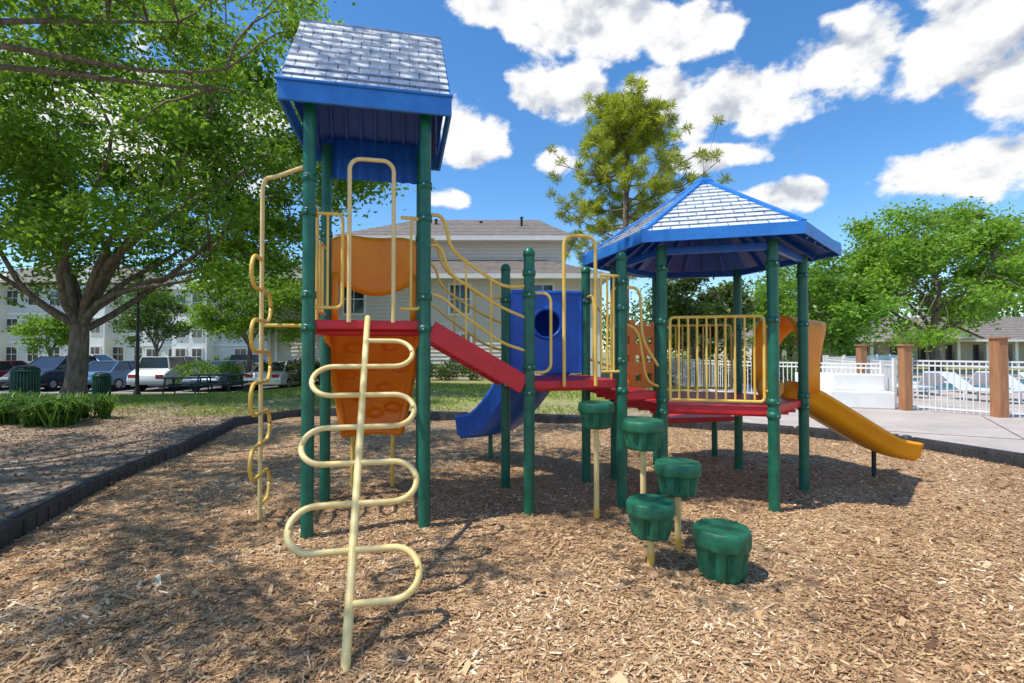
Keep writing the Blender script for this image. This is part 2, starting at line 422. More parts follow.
def mz(x,y): return .012+.016*np.sin(x*2.1+1)*np.cos(y*1.7)+.010*np.sin(x*5.3+y*3.1)
xs=np.arange(-5.8,7.2,.1); ys=np.arange(-4.2,11.8,.1); X,Y=np.meshgrid(xs,ys)
ins=inpoly(X+.05,Y+.05,BORDER)[:-1,:-1]
mesh=bpy.data.meshes.new('mulch_surface'); ii=np.arange(X.size).reshape(X.shape)
F=np.stack([ii[:-1,:-1],ii[:-1,1:],ii[1:,1:],ii[1:,:-1]],-1)[ins]
VV=np.stack([X,Y,mz(X,Y)+rng.normal(size=X.shape)*.004],-1).reshape(-1,3)
used=np.unique(F); remap=-np.ones(X.size,int); remap[used]=np.arange(len(used))
mesh.from_pydata(VV[used].tolist(),[],remap[F].tolist()); mesh.materials.append(M['mulch'])
o=bpy.data.objects.new('mulch_surface',mesh); COL.objects.link(o)
NC=400000
yy=.9+8.8*rng.uniform(0,1,NC)**1.55; xx=rng.uniform(-1,1,NC)*(yy*1.08+.3)
k=inpoly(xx,yy,BORDER); xx=xx[k];yy=yy[k]; NC=len(xx)
zz=mz(xx,yy)+rng.uniform(.002,.013,NC)
a=rng.uniform(0,2*np.pi,NC); tl=rng.normal(0,.25,NC); tl2=rng.normal(0,.34,NC)
tv=np.stack([np.cos(a)*np.cos(tl),np.sin(a)*np.cos(tl),np.sin(tl)],-1)
bv=np.stack([-np.sin(a)*np.cos(tl2),np.cos(a)*np.cos(tl2),np.sin(tl2)],-1)
ln=rng.lognormal(-4.5,.5,NC)[:,None]; wd=ln*rng.uniform(.14,.45,NC)[:,None]
lg=rng.uniform(0,1,(NC,1))<.02; ln=np.where(lg,ln*2.3,ln); wd=np.where(lg,wd*.9,wd)
C=np.stack([xx,yy,zz],-1)
sk=rng.uniform(.6,1,(NC,1))
patch=.10*np.sin(xx*1.9+.6)*np.cos(yy*2.3)+.06*np.sin(xx*4.7-yy*3.9)
quads_mesh('mulch_chips',np.stack([C-tv*ln-bv*wd*.6,C+tv*ln*.9-bv*wd*sk,C+tv*ln+bv*wd*.6,C-tv*ln*.9+bv*wd*sk],1),'chip',np.clip(rng.beta(2,2.0,NC)+.03+patch,0,1))

n=34000; x=rng.uniform(-14,-3.3,n); y=rng.uniform(2.2,13,n); k=~inpoly(x,y,BORDER); x=x[k];y=y[k]
quads_mesh('fallen_leaves',leaves(np.stack([x,y,gz(x,y)+.012],-1),.040,.5,.88),'dry',rng.beta(1.6,2.2,len(x)))
n=60000; x=rng.uniform(-22,13,n); y=rng.uniform(11.2,22,n)
dens=np.sin(x*.9+1)*np.cos(y*1.1)+.6*np.sin(x*2.3+y)+ (y-13)*.25+rng.normal(0,.5,n)
k=(dens>0)&~inpoly(x,y,BORDER)&~((x>3.5)&(y<14))&~((x>6.3)); x=x[k];y=y[k]; n=len(x)
d=rand_unit(n); d[:,2]=np.abs(d[:,2])*1.2+.4; d/=np.linalg.norm(d,axis=1,keepdims=True)
quads_mesh('grass',leaves(np.stack([x,y,gz(x,y)+.04],-1),.12,.16,0,d),'blade',rng.uniform(.1,1,n))

mb=MB(); P=[(5.2,8.75),(6.28,7.85),(6.75,6.35),(7.1,4.7),(7.1,3),(22,3),(22,12.9),(6.4,12.9),(4.6,11.0)]
mb.prism(P,-.02,.03,'concrete'); mb.build('concrete_walkway')
mb=MB()
for a,b in (((7.0,6.2),(10.5,11.2)),((8.9,3.2),(12.8,9.8)),((5.9,9.6),(9.6,7.6)),((9.6,7.6),(15,4.6))):
    mb.beam((*a,.032),(*b,.032),.018,.004,'darkmetal')
mb.build('walkway_joints')
mb=MB(); mb.prism([(6.4,12.95),(40,12.95),(40,34),(9,34),(7,20)],-.02,.034,'concrete'); mb.build('pool_deck')
mb=MB(); mb.prism([(15,18.5),(26,18.5),(26,26),(17,27)],.0,.040,'water'); mb.build('pool_water')
mb=MB(); mb.prism([(-70,22.6),(-9,22.6),(-9,40),(-70,40)],-.54,-.505,'asphalt')
mb.build('parking_lot')
mb=MB(); mb.prism([(-70,22.42),(-9,22.42),(-9,22.57),(-70,22.57)],-.6,-.39,'concrete'); mb.build('parking_kerb',bevel=.02)
mb=MB()
for k in range(20):
    mb.box((-10.5-2.8*k,25.2,-.5),(.1,4.6,.006),'white')
mb.build('parking_markings')

g=group('playground_border',(-4.4,5.1,0)); mb=MB()
pts=[Vector((p[0],p[1],0)) for p in BORDER]
pts=pts+[pts[0]]
for i in range(len(pts)-1):
    a,b=pts[i],pts[i+1]; nseg=max(1,round((b-a).length/1.25))
    for k in range(nseg):
        p=a.lerp(b,k/nseg);q=a.lerp(b,(k+1)/nseg); t=(q-p).normalized()
        j0=Vector((0,0,random.uniform(-.012,.012))); j1=Vector((0,0,random.uniform(-.012,.012)))
        mb.beam(p+t*.03+Vector((0,0,.065))+j0,q-t*.03+Vector((0,0,.065))+j1,.10,.19,'black')
        mb.beam(p+t*.10+Vector((0,0,.168))+j0,q-t*.10+Vector((0,0,.168))+j1,.07,.03,'black')
        nl=int((q-p).length/.2)
        for j in range(1,nl+1):
            c=p.lerp(q,j/(nl+1)); mb.box(c+Vector((0,0,.06)),(.035,.124,.14),'black',rz=math.atan2(t.y,t.x))
        mb.lathe(p+Vector((0,0,0)),[(.066,-.04),(.066,.165),(.05,.185)],'black',12)
mb.build('border_timbers',g,bevel=.008)

# ------------------------------------------------------------------ play structure
U=Vector((.977,.213,0)).normalized(); W=Vector((-.213,.977,0)).normalized()
A=Vector((-1.65,4.05,0)); B=A+U*.93; Cc=A+W*.93; D=B+W*.93
P1=Vector((.155,4.53,0)); P3=Vector((1.04,4.74,0)); P2=Vector((-.07,5.50,0)); P4=Vector((.84,5.68,0))
HX=[Vector(p) for p in ((1.47,4.90,0),(2.417,4.63,0),(3.12,5.36,0),(2.85,6.31,0),(1.89,6.55,0),(1.2,5.85,0))]
PS=group('playground_structure',(.5,5.2,0))
up=Vector((0,0,1))
TD,MD,HD=1.75,1.22,.97
R=.050
def post(p,top,col,cap):
    mb=MB(); mb.tube([p+up*-.1,p+up*top],R,'green',20)
    if cap:
        mb.lathe(p+up*top,[(R+.004,-.03),(R+.005,.0),(R,.02),(R*.75,.04),(R*.4,.052),(.004,.056)],'green',20)
    for z in col:
        mb.lathe(p+up*z,[(R+.001,-.030),(R+.009,-.028),(R+.010,0),(R+.009,.028),(R+.001,.030)],'green',20)
        mb.box(p+up*z+Vector((.0,-(R+.012),0)),(.024,.02,.04),'green')
        mb.tube([p+up*z+Vector((0,-(R+.02),0)),p+up*z+Vector((0,-(R+.028),0))],.008,'alloy',8)
    mb.build('post',PS)
for p in (A,B,Cc,D): post(p,3.55,(1.68,1.95,2.62,2.9) if p is A or p is B else (1.68,2.65),False)
post(P1,2.38,(1.12,1.35,2.0,2.2),True); post(P2,2.40,(1.12,2.05),True)
post(P3,2.38,(1.12,1.4,1.9,2.15),True); post(P4,2.4,(1.12,2.05),True)
for i,p in enumerate(HX): post(p,2.52,(.9,1.02,1.78,2.3) if i<3 else (.9,1.78),False)

def deck(poly,z,name):
    c=sum(poly,Vector())/len(poly); q=[c+(p-c)*.985 for p in poly]
    mb=MB(); mb.prism(q,z-.075,z,'red')
    for t in (.25,.5,.75):
        a=q[0].lerp(q[-1],t);b=q[1].lerp(q[2],t)
        mb.beam(a+up*(z-.095),b+up*(z-.095),.04,.036,'red')
    mb.build(name,PS,bevel=.008)
deck([A,B,D,Cc],TD,'tower_deck'); deck([P1,P3,P4,P2],MD,'middle_deck')
deck(HX,HD,'hexagon_deck'); 
deck([P3+Vector((.03,0,0)),HX[0]+Vector((-.03,0,0)),HX[5]+Vector((-.03,0,0)),P4+Vector((.03,.0,0))],1.10,'link_step')

mb=MB()
for a,b in ((B,P1),(D,P2)):
    t=(b-a).normalized()
    a2=a+t*R;b2=b-t*R
    mb.beam(a2+up*(TD-.08),b2+up*(MD-.03),.045,.17,'red')
for i in range(5):
    t=(i+.7)/5.6; a=B.lerp(P1,t);b=D.lerp(P2,t); z=TD+(MD-TD)*t-.06
    mb.beam(a+up*z+(b-a)*.03,b+up*z-(b-a)*.03,.17,.035,'red')
mb.build('stair_ramp',PS,bevel=.006)

def T(mb,pts,r=.0145,fr=.09,mat='yellow'): mb.tube(fil(pts,fr),r,mat,10)
mb=MB()
fm=lambda s,z,off=0: A+U*(s*.93)+up*z-W*off
T(mb,[fm(.34,TD-.02,.03),fm(.34,3.08,.03),fm(.72,3.08,.03),fm(.72,TD-.02,.03)],.0175,.09,'cream')
for s0,s1 in ((.03,.28),(.78,.97)):
    T(mb,[fm(s0,2.62),fm(s1,2.62),fm(s1,1.85),fm(s0,1.85)],.0145,.05)
    mb.tube([fm((s0+s1)/2,1.85),fm((s0+s1)/2,2.62)],.011,'yellow',8)
fl=lambda s,z,off=0: A+W*(s*.93)+up*z-U*off
T(mb,[fl(.2,TD-.02),fl(.2,2.75),fl(.42,2.75),fl(.42,TD-.02)],.0155,.08)
T(mb,[fl(.03,2.5),fl(.17,2.5),fl(.17,1.85),fl(.03,1.85)],.013,.05)
T(mb,[fl(.97,2.5),fl(.6,2.5),fl(.6,1.85),fl(.97,1.85)],.013,.05)
mb.tube([fl(.78,1.85),fl(.78,2.5)],.011,'yellow',8)
for a,b,zt in ((B,P1,0),(D,P2,0)):
    v=(b-a); L=lambda s,z: a+v*s+up*z
    T(mb,[L(.05,2.66),L(.17,2.66),L(.24,2.36),L(.74,2.06),L(.95,2.08)],.0155,.1)
    T(mb,[L(.05,2.40),L(.15,2.40),L(.22,2.16),L(.72,1.88),L(.95,1.80)],.0135,.1)
    T(mb,[L(.05,1.98),L(.16,1.96),L(.30,1.84),L(.74,1.56),L(.95,1.50)],.0135,.08)
    for s in (.38,.62):
        zb=TD-.0+(MD-TD)*s; mb.tube([L(s,zb-.02),L(s,2.36-(s-.24)*.62)],.010,'yellow',8)
mf=lambda s,z: P1+(P3-P1)*s+up*z-W*.02
T(mb,[mf(.36,MD-.05),mf(.36,2.56),mf(.70,2.56),mf(.70,MD-.05)],.0165,.09)
T(mb,[mf(.04,2.02),mf(.22,2.02),mf(.22,1.3),mf(.04,1.3)],.014,.08)
T(mb,[mf(.76,2.2),mf(.96,2.2)],.014); T(mb,[mf(.76,1.3),mf(.96,1.3)],.014)
for s in (.76,.83,.90): mb.tube([mf(s,1.3),mf(s,2.2)],.011,'yellow',8)
mk=lambda s,z: P3+(P4-P3)*s+up*z
T(mb,[mk(.06,2.1),mk(.25,2.1),mk(.25,MD),],.014,.08); T(mb,[mk(.94,2.1),mk(.75,2.1),mk(.75,MD)],.014,.08)
v=HX[0]-P3; lk=lambda s,z: P3+v*s+up*z
T(mb,[lk(.1,2.1),lk(.45,2.1),lk(.5,1.6),lk(.9,1.35)],.014,.1); T(mb,[lk(.1,1.75),lk(.4,1.7),lk(.6,1.2),lk(.9,1.15)],.013,.1)
v2=HX[5]-P4; l2=lambda s,z: P4+v2*s+up*z
T(mb,[l2(.1,2.1),l2(.9,1.8)],.014); T(mb,[l2(.1,1.4),l2(.9,1.3)],.014)
mb.build('handrails',PS)
mb=MB()
def picket(a,b,z0,z1,n=10):
    v=b-a;q=lambda s,z:a+v*s+up*z; s0=.075; s1=.925
    T(mb,[q(s0,z0),q(s0,z1),q(s1,z1),q(s1,z0),q(s0,z0)],.015,.04)
    for k in range(1,n): mb.tube([q(s0+(s1-s0)*k/n,z0),q(s0+(s1-s0)*k/n,z1)],.0105,'yellow',8)
    for s in (s0,s1):
        for z in (z0+.1,z1-.1):
            e=0 if s==s0 else 1; mb.tube([q(s,z),q(e,z)],.012,'yellow',8)
picket(HX[0],HX[1],1.02,1.82); picket(HX[3],HX[4],1.02,1.82)
mb.build('picket_rails',PS)

mb=MB(); ctr=(A+D)/2; ctr.z=0
hu,hv=.66,.63
def rp(a,b,z): return ctr+U*a+W*b+up*z
ze,zf,zr=3.60,3.44,4.46; ru=.62
for s in (-1,1):
    mb.roof(rp(-hu,s*hv,ze),rp(hu,s*hv,ze),rp(ru,s*.03,zr),rp(-ru,s*.03,zr),10,'tile',.016)
mb.build('tower_roof_tiles',PS)
mb=MB()
mb.beam(rp(-ru-.01,0,zr-.0),rp(ru+.01,0,zr-.0),.07,.04,'tile')
for s in (-1,1):
    a,b=rp(-hu-.012,s*(hv+.012),(ze+zf)/2),rp(hu+.012,s*(hv+.012),(ze+zf)/2)
    mb.beam(a,b,.03,ze-zf,'blue_trim')
    mb.beam(rp(-hu-.02,s*(hv+.022),ze-.0),rp(hu+.02,s*(hv+.022),ze-.0),.05,.022,'blue_trim')
    mb.beam(rp(s*(hu+.0),-hv+.01,(ze+zf)/2),rp(s*(hu+.0),hv-.01,(ze+zf)/2),.026,ze-zf-.004,'blue_trim')
    mb.add([rp(s*(hu-.03),-hv+.02,ze),rp(s*(hu-.03),hv-.02,ze),rp(s*(ru-.03),0,zr-.02)],[(0,1,2)],'blue')
    for q in (-1,1): mb.beam(rp(s*(hu+.0),q*hv,ze-.012),rp(s*(ru+.0),0,zr-.03),.026,.03,'blue_trim')
    mb.add([rp(-hu+.04,s*(hv-.02),ze-.03),rp(hu-.04,s*(hv-.02),ze-.03),rp(ru-.04,0,zr-.05),rp(-ru+.04,0,zr-.05)],[(0,1,2,3)],'blue')
    for k in range(9):
        x=-hu+.1+k*(2*hu-.2)/8
        mb.beam(rp(x,s*(hv-.05),ze-.04),rp(x,s*.05,zr-.09),.03,.04,'blue')
def vz(a,b,z0,z1,n):
    def fn(u,v):
        p=a.lerp(b,u); return p+up*(z1+(z0-z1)*v)+W*(.016*math.cos(u*n*2*math.pi))
    mb.grid(fn,n*6,2,'blue')
vz(rp(-.52,.47,0),rp(.50,.47,0),3.22,3.62,9)
mb.build('tower_roof_frame',PS,bevel=.006)

hc=(HX[1]+HX[4])/2; hc.z=0
E=[hc+(p-hc)*1.36 for p in HX]; ze2,zb2,za=2.60,2.50,3.40
mb=MB(); mt=MB()
for i in range(6):
    a,b=E[i]+up*ze2,E[(i+1)%6]+up*ze2; ap=hc+up*za
    mt.roof(a,b,ap,ap,13,'tile',.013)
    oa=(a-hc-up*ze2).normalized()*.02; ob=(b-hc-up*ze2).normalized()*.02
    mb.add([a+oa+up*.015,b+ob+up*.015,b+ob-up*.10,a+oa-up*.10,a*1,b*1,b-up*.095,a-up*.095],
           [(0,1,2,3),(4,7,6,5),(0,4,5,1),(3,2,6,7)],'blue_trim')
    mb.beam(a+up*.012,ap+up*.012,.06,.035,'blue_trim')
    ins_=lambda p: hc+(p-hc)*.97
    mb.add([Vector((*ins_(a).xy,ze2-.05)),Vector((*ins_(b).xy,ze2-.05)),ap-up*.06],[(0,1,2)],'blue')
    for k in range(1,5):
        e=a.lerp(b,k/5); e2=Vector((*ins_(e).xy,ze2-.075)); f=e2.lerp(ap-up*.1,.75)
        mb.beam(e2,f,.03,.04,'blue')
    mb.beam(HX[i]+up*2.47,HX[(i+1)%6]+up*2.47,.04,.07,'blue')
mb.lathe(hc+up*(za-.02),[(.13,-.06),(.125,.0),(.07,.045),(.012,.05)],'blue_trim',6,smooth=False)
mt.build('hexagon_roof_tiles',PS); mb.build('hexagon_roof_frame',PS,bevel=.005)

mb=MB()
def fn(u,v):
    x=(u-.5)*.86; top=2.70-.10*abs(2*u-1)**5; bot=2.20+.02-.14*math.sin(math.pi*u)
    return (Cc+D)/2+U*x+W*(.02+.26*math.sin(math.pi*u))+up*(top+(bot-top)*v)
mb.grid(fn,28,10,'orange_lit'); 
for x0,x1 in ((0,.09),(.91,1)):
    mb.grid(lambda u,v:(Cc+D)/2+U*((x0+(x1-x0)*u-.5)*.86)+W*.03+up*(1.78+.5*v),3,4,'orange_lit')
mb.build('tower_slide_hood',PS,solid=.03)
mb=MB()
holds=[(.25,.16),(.70,.14),(.48,.34),(.84,.36),(.16,.42),(.66,.56),(.30,.64),(.52,.82),(.80,.76)]
def fw(u,v):
    w=.88-.30*v**1.4; x=(u-.5)*w; dep=0
    for hu_,hv_ in holds:
        q=((u-hu_)*w/.085)**2+((v-hv_)*1.08/.05)**2
        if q<1.6: dep+= .055*max(0,1-(q/1.6)**2)
    return (Cc+D)/2+U*(x-.03*v)+W*(.06+.40*math.sin(v*math.pi*.62)-.16*(2*u-1)**2+dep)+up*(1.70-1.08*v)
mb.grid(fw,60,72,'orange')
for e in (0,1): mb.tube([fw(e,k/16) for k in range(17)],.03,'orange',8)
mb.tube([fw(k/12,1) for k in range(13)],.03,'orange',8)
mb.build('curved_climbing_wall',PS,solid=.02)
mb=MB()
for e in (.15,.85):
    q=fw(e,.97); mb.tube([q,Vector((q.x,q.y,-.05))],.022,'yellow',10)
mb.build('climbing_wall_legs',PS)

# blue slide entrance panel with a round opening, hood shell behind it
mb=MB()
pc=P2.lerp(P4,.50)+up*1.80; du=(P4-P2).normalized(); hw=.40
def ring(k,n,t):
    a=2*math.pi*k/n; c,s=math.cos(a),math.sin(a)
    m=max(abs(c)/hw,abs(s)/.34 if s>0 else abs(s)/.56); ro=1/m
    ri=.165; r=ri+(ro-ri)*t
    return pc+du*(r*c)+up*(r*s)
n=64; vs=[ring(k,n,t) for t in (0,.33,.66,1) for k in range(n)]
mb.add(vs,[(j*n+k,j*n+(k+1)%n,(j+1)*n+(k+1)%n,(j+1)*n+k) for j in range(3) for k in range(n)],'blue')
mb.build('blue_slide_entrance_panel',PS,solid=.04,bevel=.01)
mb=MB(); loop=[ring(k,40,0)-W*.02 for k in range(41)]; mb.tube(loop,.022,'blue',8)
for s in (-1,1): mb.tube([pc+du*s*hw-up*.55,pc+du*s*hw+up*.33],.03,'blue',10)
mb.tube([pc-du*hw+up*.34,pc+du*hw+up*.34],.03,'blue',10)
mb.build('blue_panel_rim',PS)
mb=MB(); a,b=HX[5],HX[4]
mb.grid(lambda u,v:a+(b-a)*(.08+.84*u)+up*(1.02+.84*v),18,18,'orange',lambda i,j:((i%6) in (2,3,4)) and ((j%5) in (2,3)) ,False)
mb.build('orange_play_panel',PS,solid=.03)
mb=MB(); sc=Vector((2.45,6.95,0))
mb.prism([sc+U*x+W*y for x,y in((-.5,-.3),(.5,-.3),(.4,.3),(-.4,.3))],.54,.61,'red')
for x in(-.4,.4): mb.tube([sc+U*x+up*-.05,sc+U*x+up*.55],.04,'green',12)
mb.build('lower_red_step',PS,bevel=.01)

def uprof(w,h,th=.03):
    return [(-w-.02,h),(-w-.025,h-.04),(-w-.01,h-.05),(-w-.01,.05),(-w+.06,-.02),(0,-.035),(w-.06,-.02),(w+.01,.05),(w+.01,h-.05),(w+.025,h-.04),(w+.02,h),
            (w-.02,h),(w-th,h-.03),(w-th,.07),(w-.09,.01),(0,-.005),(-w+.09,.01),(-w+th,.07),(-w+th,h-.03),(-w+.02,h)]
def smooth_path(P,n=24):
    P=[Vector(p) for p in P]; Q=[2*P[0]-P[1]]+P+[2*P[-1]-P[-2]]; out=[]
    for i in range(1,len(Q)-2):
        for k in range(n//(len(P)-1)):
            t=k/(n//(len(P)-1)); a,b,c,d=Q[i-1],Q[i],Q[i+1],Q[i+2]
            out.append(.5*((2*b)+(c-a)*t+(2*a-5*b+4*c-d)*t*t+(3*b-a-3*c+d)*t**3))
    out.append(P[-1]); return out
S1=group('playground_slide',(3.9,5.9,0)); mb=MB()
st=(HX[2]+HX[3])/2
path=smooth_path([st+Vector((.02,.0,HD-.01)),st+Vector((.26,.02,.92)),st+Vector((.72,.04,.66)),st+Vector((1.15,.04,.40)),st+Vector((1.36,.03,.31)),st+Vector((1.56,.02,.27))],30)
mb.sweep(path,uprof(.27,.20),'slide_yellow'); mb.build('chute',S1)
mb=MB()
dr=Vector((.98,.12,0)).normalized(); lt=Vector((-dr.y,dr.x,0))
def hood(u,v):
    a=math.pi*u; c,s=math.cos(a),math.sin(a)
    w=.44; sx=math.copysign(abs(c)**.55,c); sz=abs(s)**.6
    k=1-.10*v; out=.02+.50*v*(.75+.25*math.cos(a*2+math.pi))
    return st+dr*(out+.06)+lt*(w*sx*k)+up*(HD+.06+.86*sz*(1-.08*v)- .0)
mb.grid(hood,28,8,'orange_lit'); mb.build('hood',S1,solid=.03)
mb=MB(); q=st+Vector((1.25,.04,0)); mb.tube([q-up*.05,q+up*.33],.025,'darkmetal',10)
mb.build('leg',S1)
S2=group('playground_slide',(.2,6.4,0)); mb=MB(); s0=P2.lerp(P4,.5)
path=smooth_path([s0+up*MD,s0+W*.3+up*1.12-U*.03,s0+W*.75+up*.76-U*.14,s0+W*1.15+up*.46-U*.30,s0+W*1.4+up*.36-U*.44,s0+W*1.6+up*.32-U*.60],30)
mb.sweep(path,uprof(.31,.30),'blue'); mb.build('chute',S2)
mb=MB()
def dome(u,v):
    a=math.pi*u; c,s=math.cos(a),math.sin(a); q=v*math.pi*.5
    w=.37*math.copysign(abs(c)**.7,c)*(math.cos(q)**.45 if v<1 else 0.0)
    h=(.86*abs(s)**.7)*(math.cos(q)**.45 if v<1 else 0.0)
    return s0+du*w+W*(.05+.60*math.sin(q))+up*(MD+.05+h)
mb.grid(dome,28,14,'blue',lambda i,j:j>=12); mb.build('hood',S2,solid=.025)
mb=MB(); q=s0+W*1.35-U*.40; mb.tube([q-up*.05,q+up*.36],.03,'green',10); mb.build('leg',S2)

def serp(base,d,across,s_levels,Wd,off,first=1):
    pts=[base+d*s_levels[0]+off]; sgn=first
    for i in range(len(s_levels)-1):
        pts.append(base+d*s_levels[i]+across*(Wd*sgn)+off); pts.append(base+d*s_levels[i+1]+across*(Wd*sgn)+off); sgn=-sgn
    pts.append(base+d*s_levels[-1]+off)
    sp=(s_levels[1]-s_levels[0])
    return fil(pts,sp*.5,7)
LC=group('loop_climber',(-.77,2.33,0)); mb=MB()
bp_=Vector((-.77,2.33,0)); tp_=fm(.5,TD+.02,.05); dd=(tp_-bp_); Lh=dd.length; dd.normalize()
mb.tube([bp_-dd*.08,bp_+dd*Lh*.97]+[tp_+W*.03],.0235,'cream',14)
nrm=dd.cross(U).normalized()
if nrm.y<0: nrm=-nrm
lv=[.31+.278*k for k in range(9)]
mb.tube(serp(bp_,dd,U,[x for x in lv if x<Lh-.02],.352,nrm*-.0,1),.0185,'cream',12)
mb.build('climber_tubes',LC)
LC2=group('loop_climber',(-2.2,4.41,0)); mb=MB()
b2=(A+Cc)/2-U*.47; b2.z=0
mb.tube(fil([b2-up*.06,b2+up*3.02,b2+up*3.02+U*.10-W*.05,A+up*3.02+W*.05-U*.02],.12),.0185,'cream',12)
mb.tube([b2+up*1.72,b2+up*1.72+U*.47],.0165,'yellow',10)
mb.tube(serp(b2,up,W,[.14+.27*k for k in range(9)],.31,Vector((0,0,0)),1),.017,'yellow',12)
mb.build('climber_tubes',LC2)

def pod(x,y,zt,r,h,legged=True):
    g=group('stepping_pod',(x,y,0)); mb=MB(); c=Vector((x,y,0)); ph=random.uniform(0,.7)
    def rf(a,j):
        q=.5+.5*math.cos(8*(a+ph))
        if j<3: return 1-.14*(q**3)
        if j<7: return 1-.26*(q**2.2)
        if j<10: return 1-.045*(q**2)
        return 1-.025*q
    prof=[(r*.62,zt-h),(r*.76,zt-h+.004),(r*.80,zt-h+.02),(r*.84,zt-h*.8),(r*.90,zt-h*.55),(r*.92,zt-h*.44),(r*.93,zt-h*.40),
          (r*1.0,zt-h*.37),(r*1.02,zt-h*.32),(r*1.02,zt-.035),(r*.99,zt-.012),(r*.93,zt-.001),(r*.88,zt-.004),(r*.84,zt-.007),(r*.6,zt-.006),(r*.3,zt-.006)]
    mb.lathe(c,prof,'pod',96,rf)
    mb.build('pod_cap',g)
    if legged:
        m2=MB(); m2.tube([c-up*.08,c+up*(zt-h*.6)],.0235,'cream',12)
        m2.build('pole',g); m3=MB(); m3.tube([c-up*.02,c+up*.10],.026,'yellow',12); m3.build('pole_foot',g)
pod(.75,4.46,1.04,.158,.23); pod(1.06,4.06,.94,.165,.24); pod(1.25,3.79,.66,.17,.24); pod(.965,3.50,.46,.165,.25)
pod(1.40,3.36,.325,.18,.33,False)

# ------------------------------------------------------------------ house
def siding(mb,a,b,z0,z1,step,mat,out):
    a=Vector((*a,0));b=Vector((*b,0)); o=Vector((*out,0)); n=int(round((z1-z0)/step))
    for i in range(n):
        z=z0+i*step
        mb.add([a+o*.035+up*z,b+o*.035+up*z,b+up*(z+step),a+up*(z+step)],[(0,1,2,3)],mat)
        mb.add([a+up*z,b+up*z,b+o*.035+up*z,a+o*.035+up*z],[(0,1,2,3)],mat)
def window(mb,x,y,z,w,h,grid=(1,2)):
    mb.box((x,y-.05,z),(w+.24,.08,h+.24),'white'); mb.box((x,y-.08,z),(w,.06,h),'glass')
    for k in range(1,grid[1]): mb.box((x,y-.115,z-h/2+h*k/grid[1]),(w,.02,.05),'white')
    for k in range(1,grid[0]+1): mb.box((x-w/2+w*k/(grid[0]+1),y-.113,z),(.04,.02,h),'white')
H=group('siding_house',(-4,32,0)); mb=MB()
mb.box((-4.05,32,2.65),(17.0,11.9,5.3),'siding'); 
siding(mb,(-12.6,26),(4.5,26),0,5.3,.2,'siding',(0,-1)); siding(mb,(-12.6,38),(-12.6,26),0,5.3,.2,'siding',(-1,0)); siding(mb,(4.5,26),(4.5,38),0,5.3,.2,'siding',(1,0))
mb.box((-3.4,33.3,6.7),(12.6,9.4,2.6),'siding')
siding(mb,(-9.75,28.5),(2.95,28.5),5.8,8.0,.2,'siding',(0,-1))
for x in (-12.6,4.5): mb.box((x,25.97,2.65),(.16,.14,5.3),'white')
mb.build('walls',H)
mb=MB()
def slope(mb,p0,p1,p2,p3): mb.roof(p0,p1,p2,p3,12,'shingle',.02)
x0,x1,y0,y1,z0=-13.1,5.0,25.4,38.6,5.4
slope(mb,(x0,y0,z0),(x1,y0,z0),(x1-3.2,y0+3.2,6.7),(x0+3.2,y0+3.2,6.7))
slope(mb,(x0,y1,z0),(x0,y0,z0),(x0+3.2,y0+3.2,6.7),(x0+3.2,y1-1,6.7))
slope(mb,(x1,y0,z0),(x1,y1,z0),(x1-3.2,y1-1,6.7),(x1-3.2,y0+3.2,6.7))
x0,x1,y0,y1,z0,zr_=-10.4,3.6,28.0,38.4,7.9,10.2
slope(mb,(x0,y0,z0),(x1,y0,z0),(-.5+2.2,33.2,zr_),(-6.3,33.2,zr_)); slope(mb,(x1,y1,z0),(x0,y1,z0),(-6.3,33.2,zr_),(1.7,33.2,zr_))
slope(mb,(x0,y1,z0),(x0,y0,z0),(-6.3,33.2,zr_),(-6.3,33.2,zr_)); slope(mb,(x1,y0,z0),(x1,y1,z0),(1.7,33.2,zr_),(1.7,33.2,zr_))
for x,y in((-4.8,31.5),(-2,32),(.6,31)): mb.lathe((x,y,9.0),[(.07,0),(.07,.7),(.11,.72),(.1,.8)],'darkmetal',8)
mb.build('roof',H)
mb=MB()
for (x0,x1,y0,y1,z) in ((-13.1,5.0,25.4,38.6,5.28),(-10.4,3.6,28.0,38.4,7.8)):
    mb.box(((x0+x1)/2,y0+.0,z),(x1-x0,.14,.24),'white'); mb.box((x0,(y0+y1)/2+.08,z),(.14,y1-y0-.02,.24),'white'); mb.box((x1,(y0+y1)/2+.08,z),(.14,y1-y0-.02,.24),'white')
    mb.box(((x0+x1)/2,(y0+y1)/2,z-.08),(x1-x0-.2,y1-y0-.2,.04),'white')
for x in (-12.2,4.1): mb.box((x,25.87,2.6),(.1,.08,5.2),'white')
mb.build('eaves_and_gutters',H)
mb=MB()
for x in (-8.2,-2.7,1.6): window(mb,x,26,4.15,1.0,1.45); window(mb,x,26,1.6,1.0,1.45)
mb.build('windows',H)

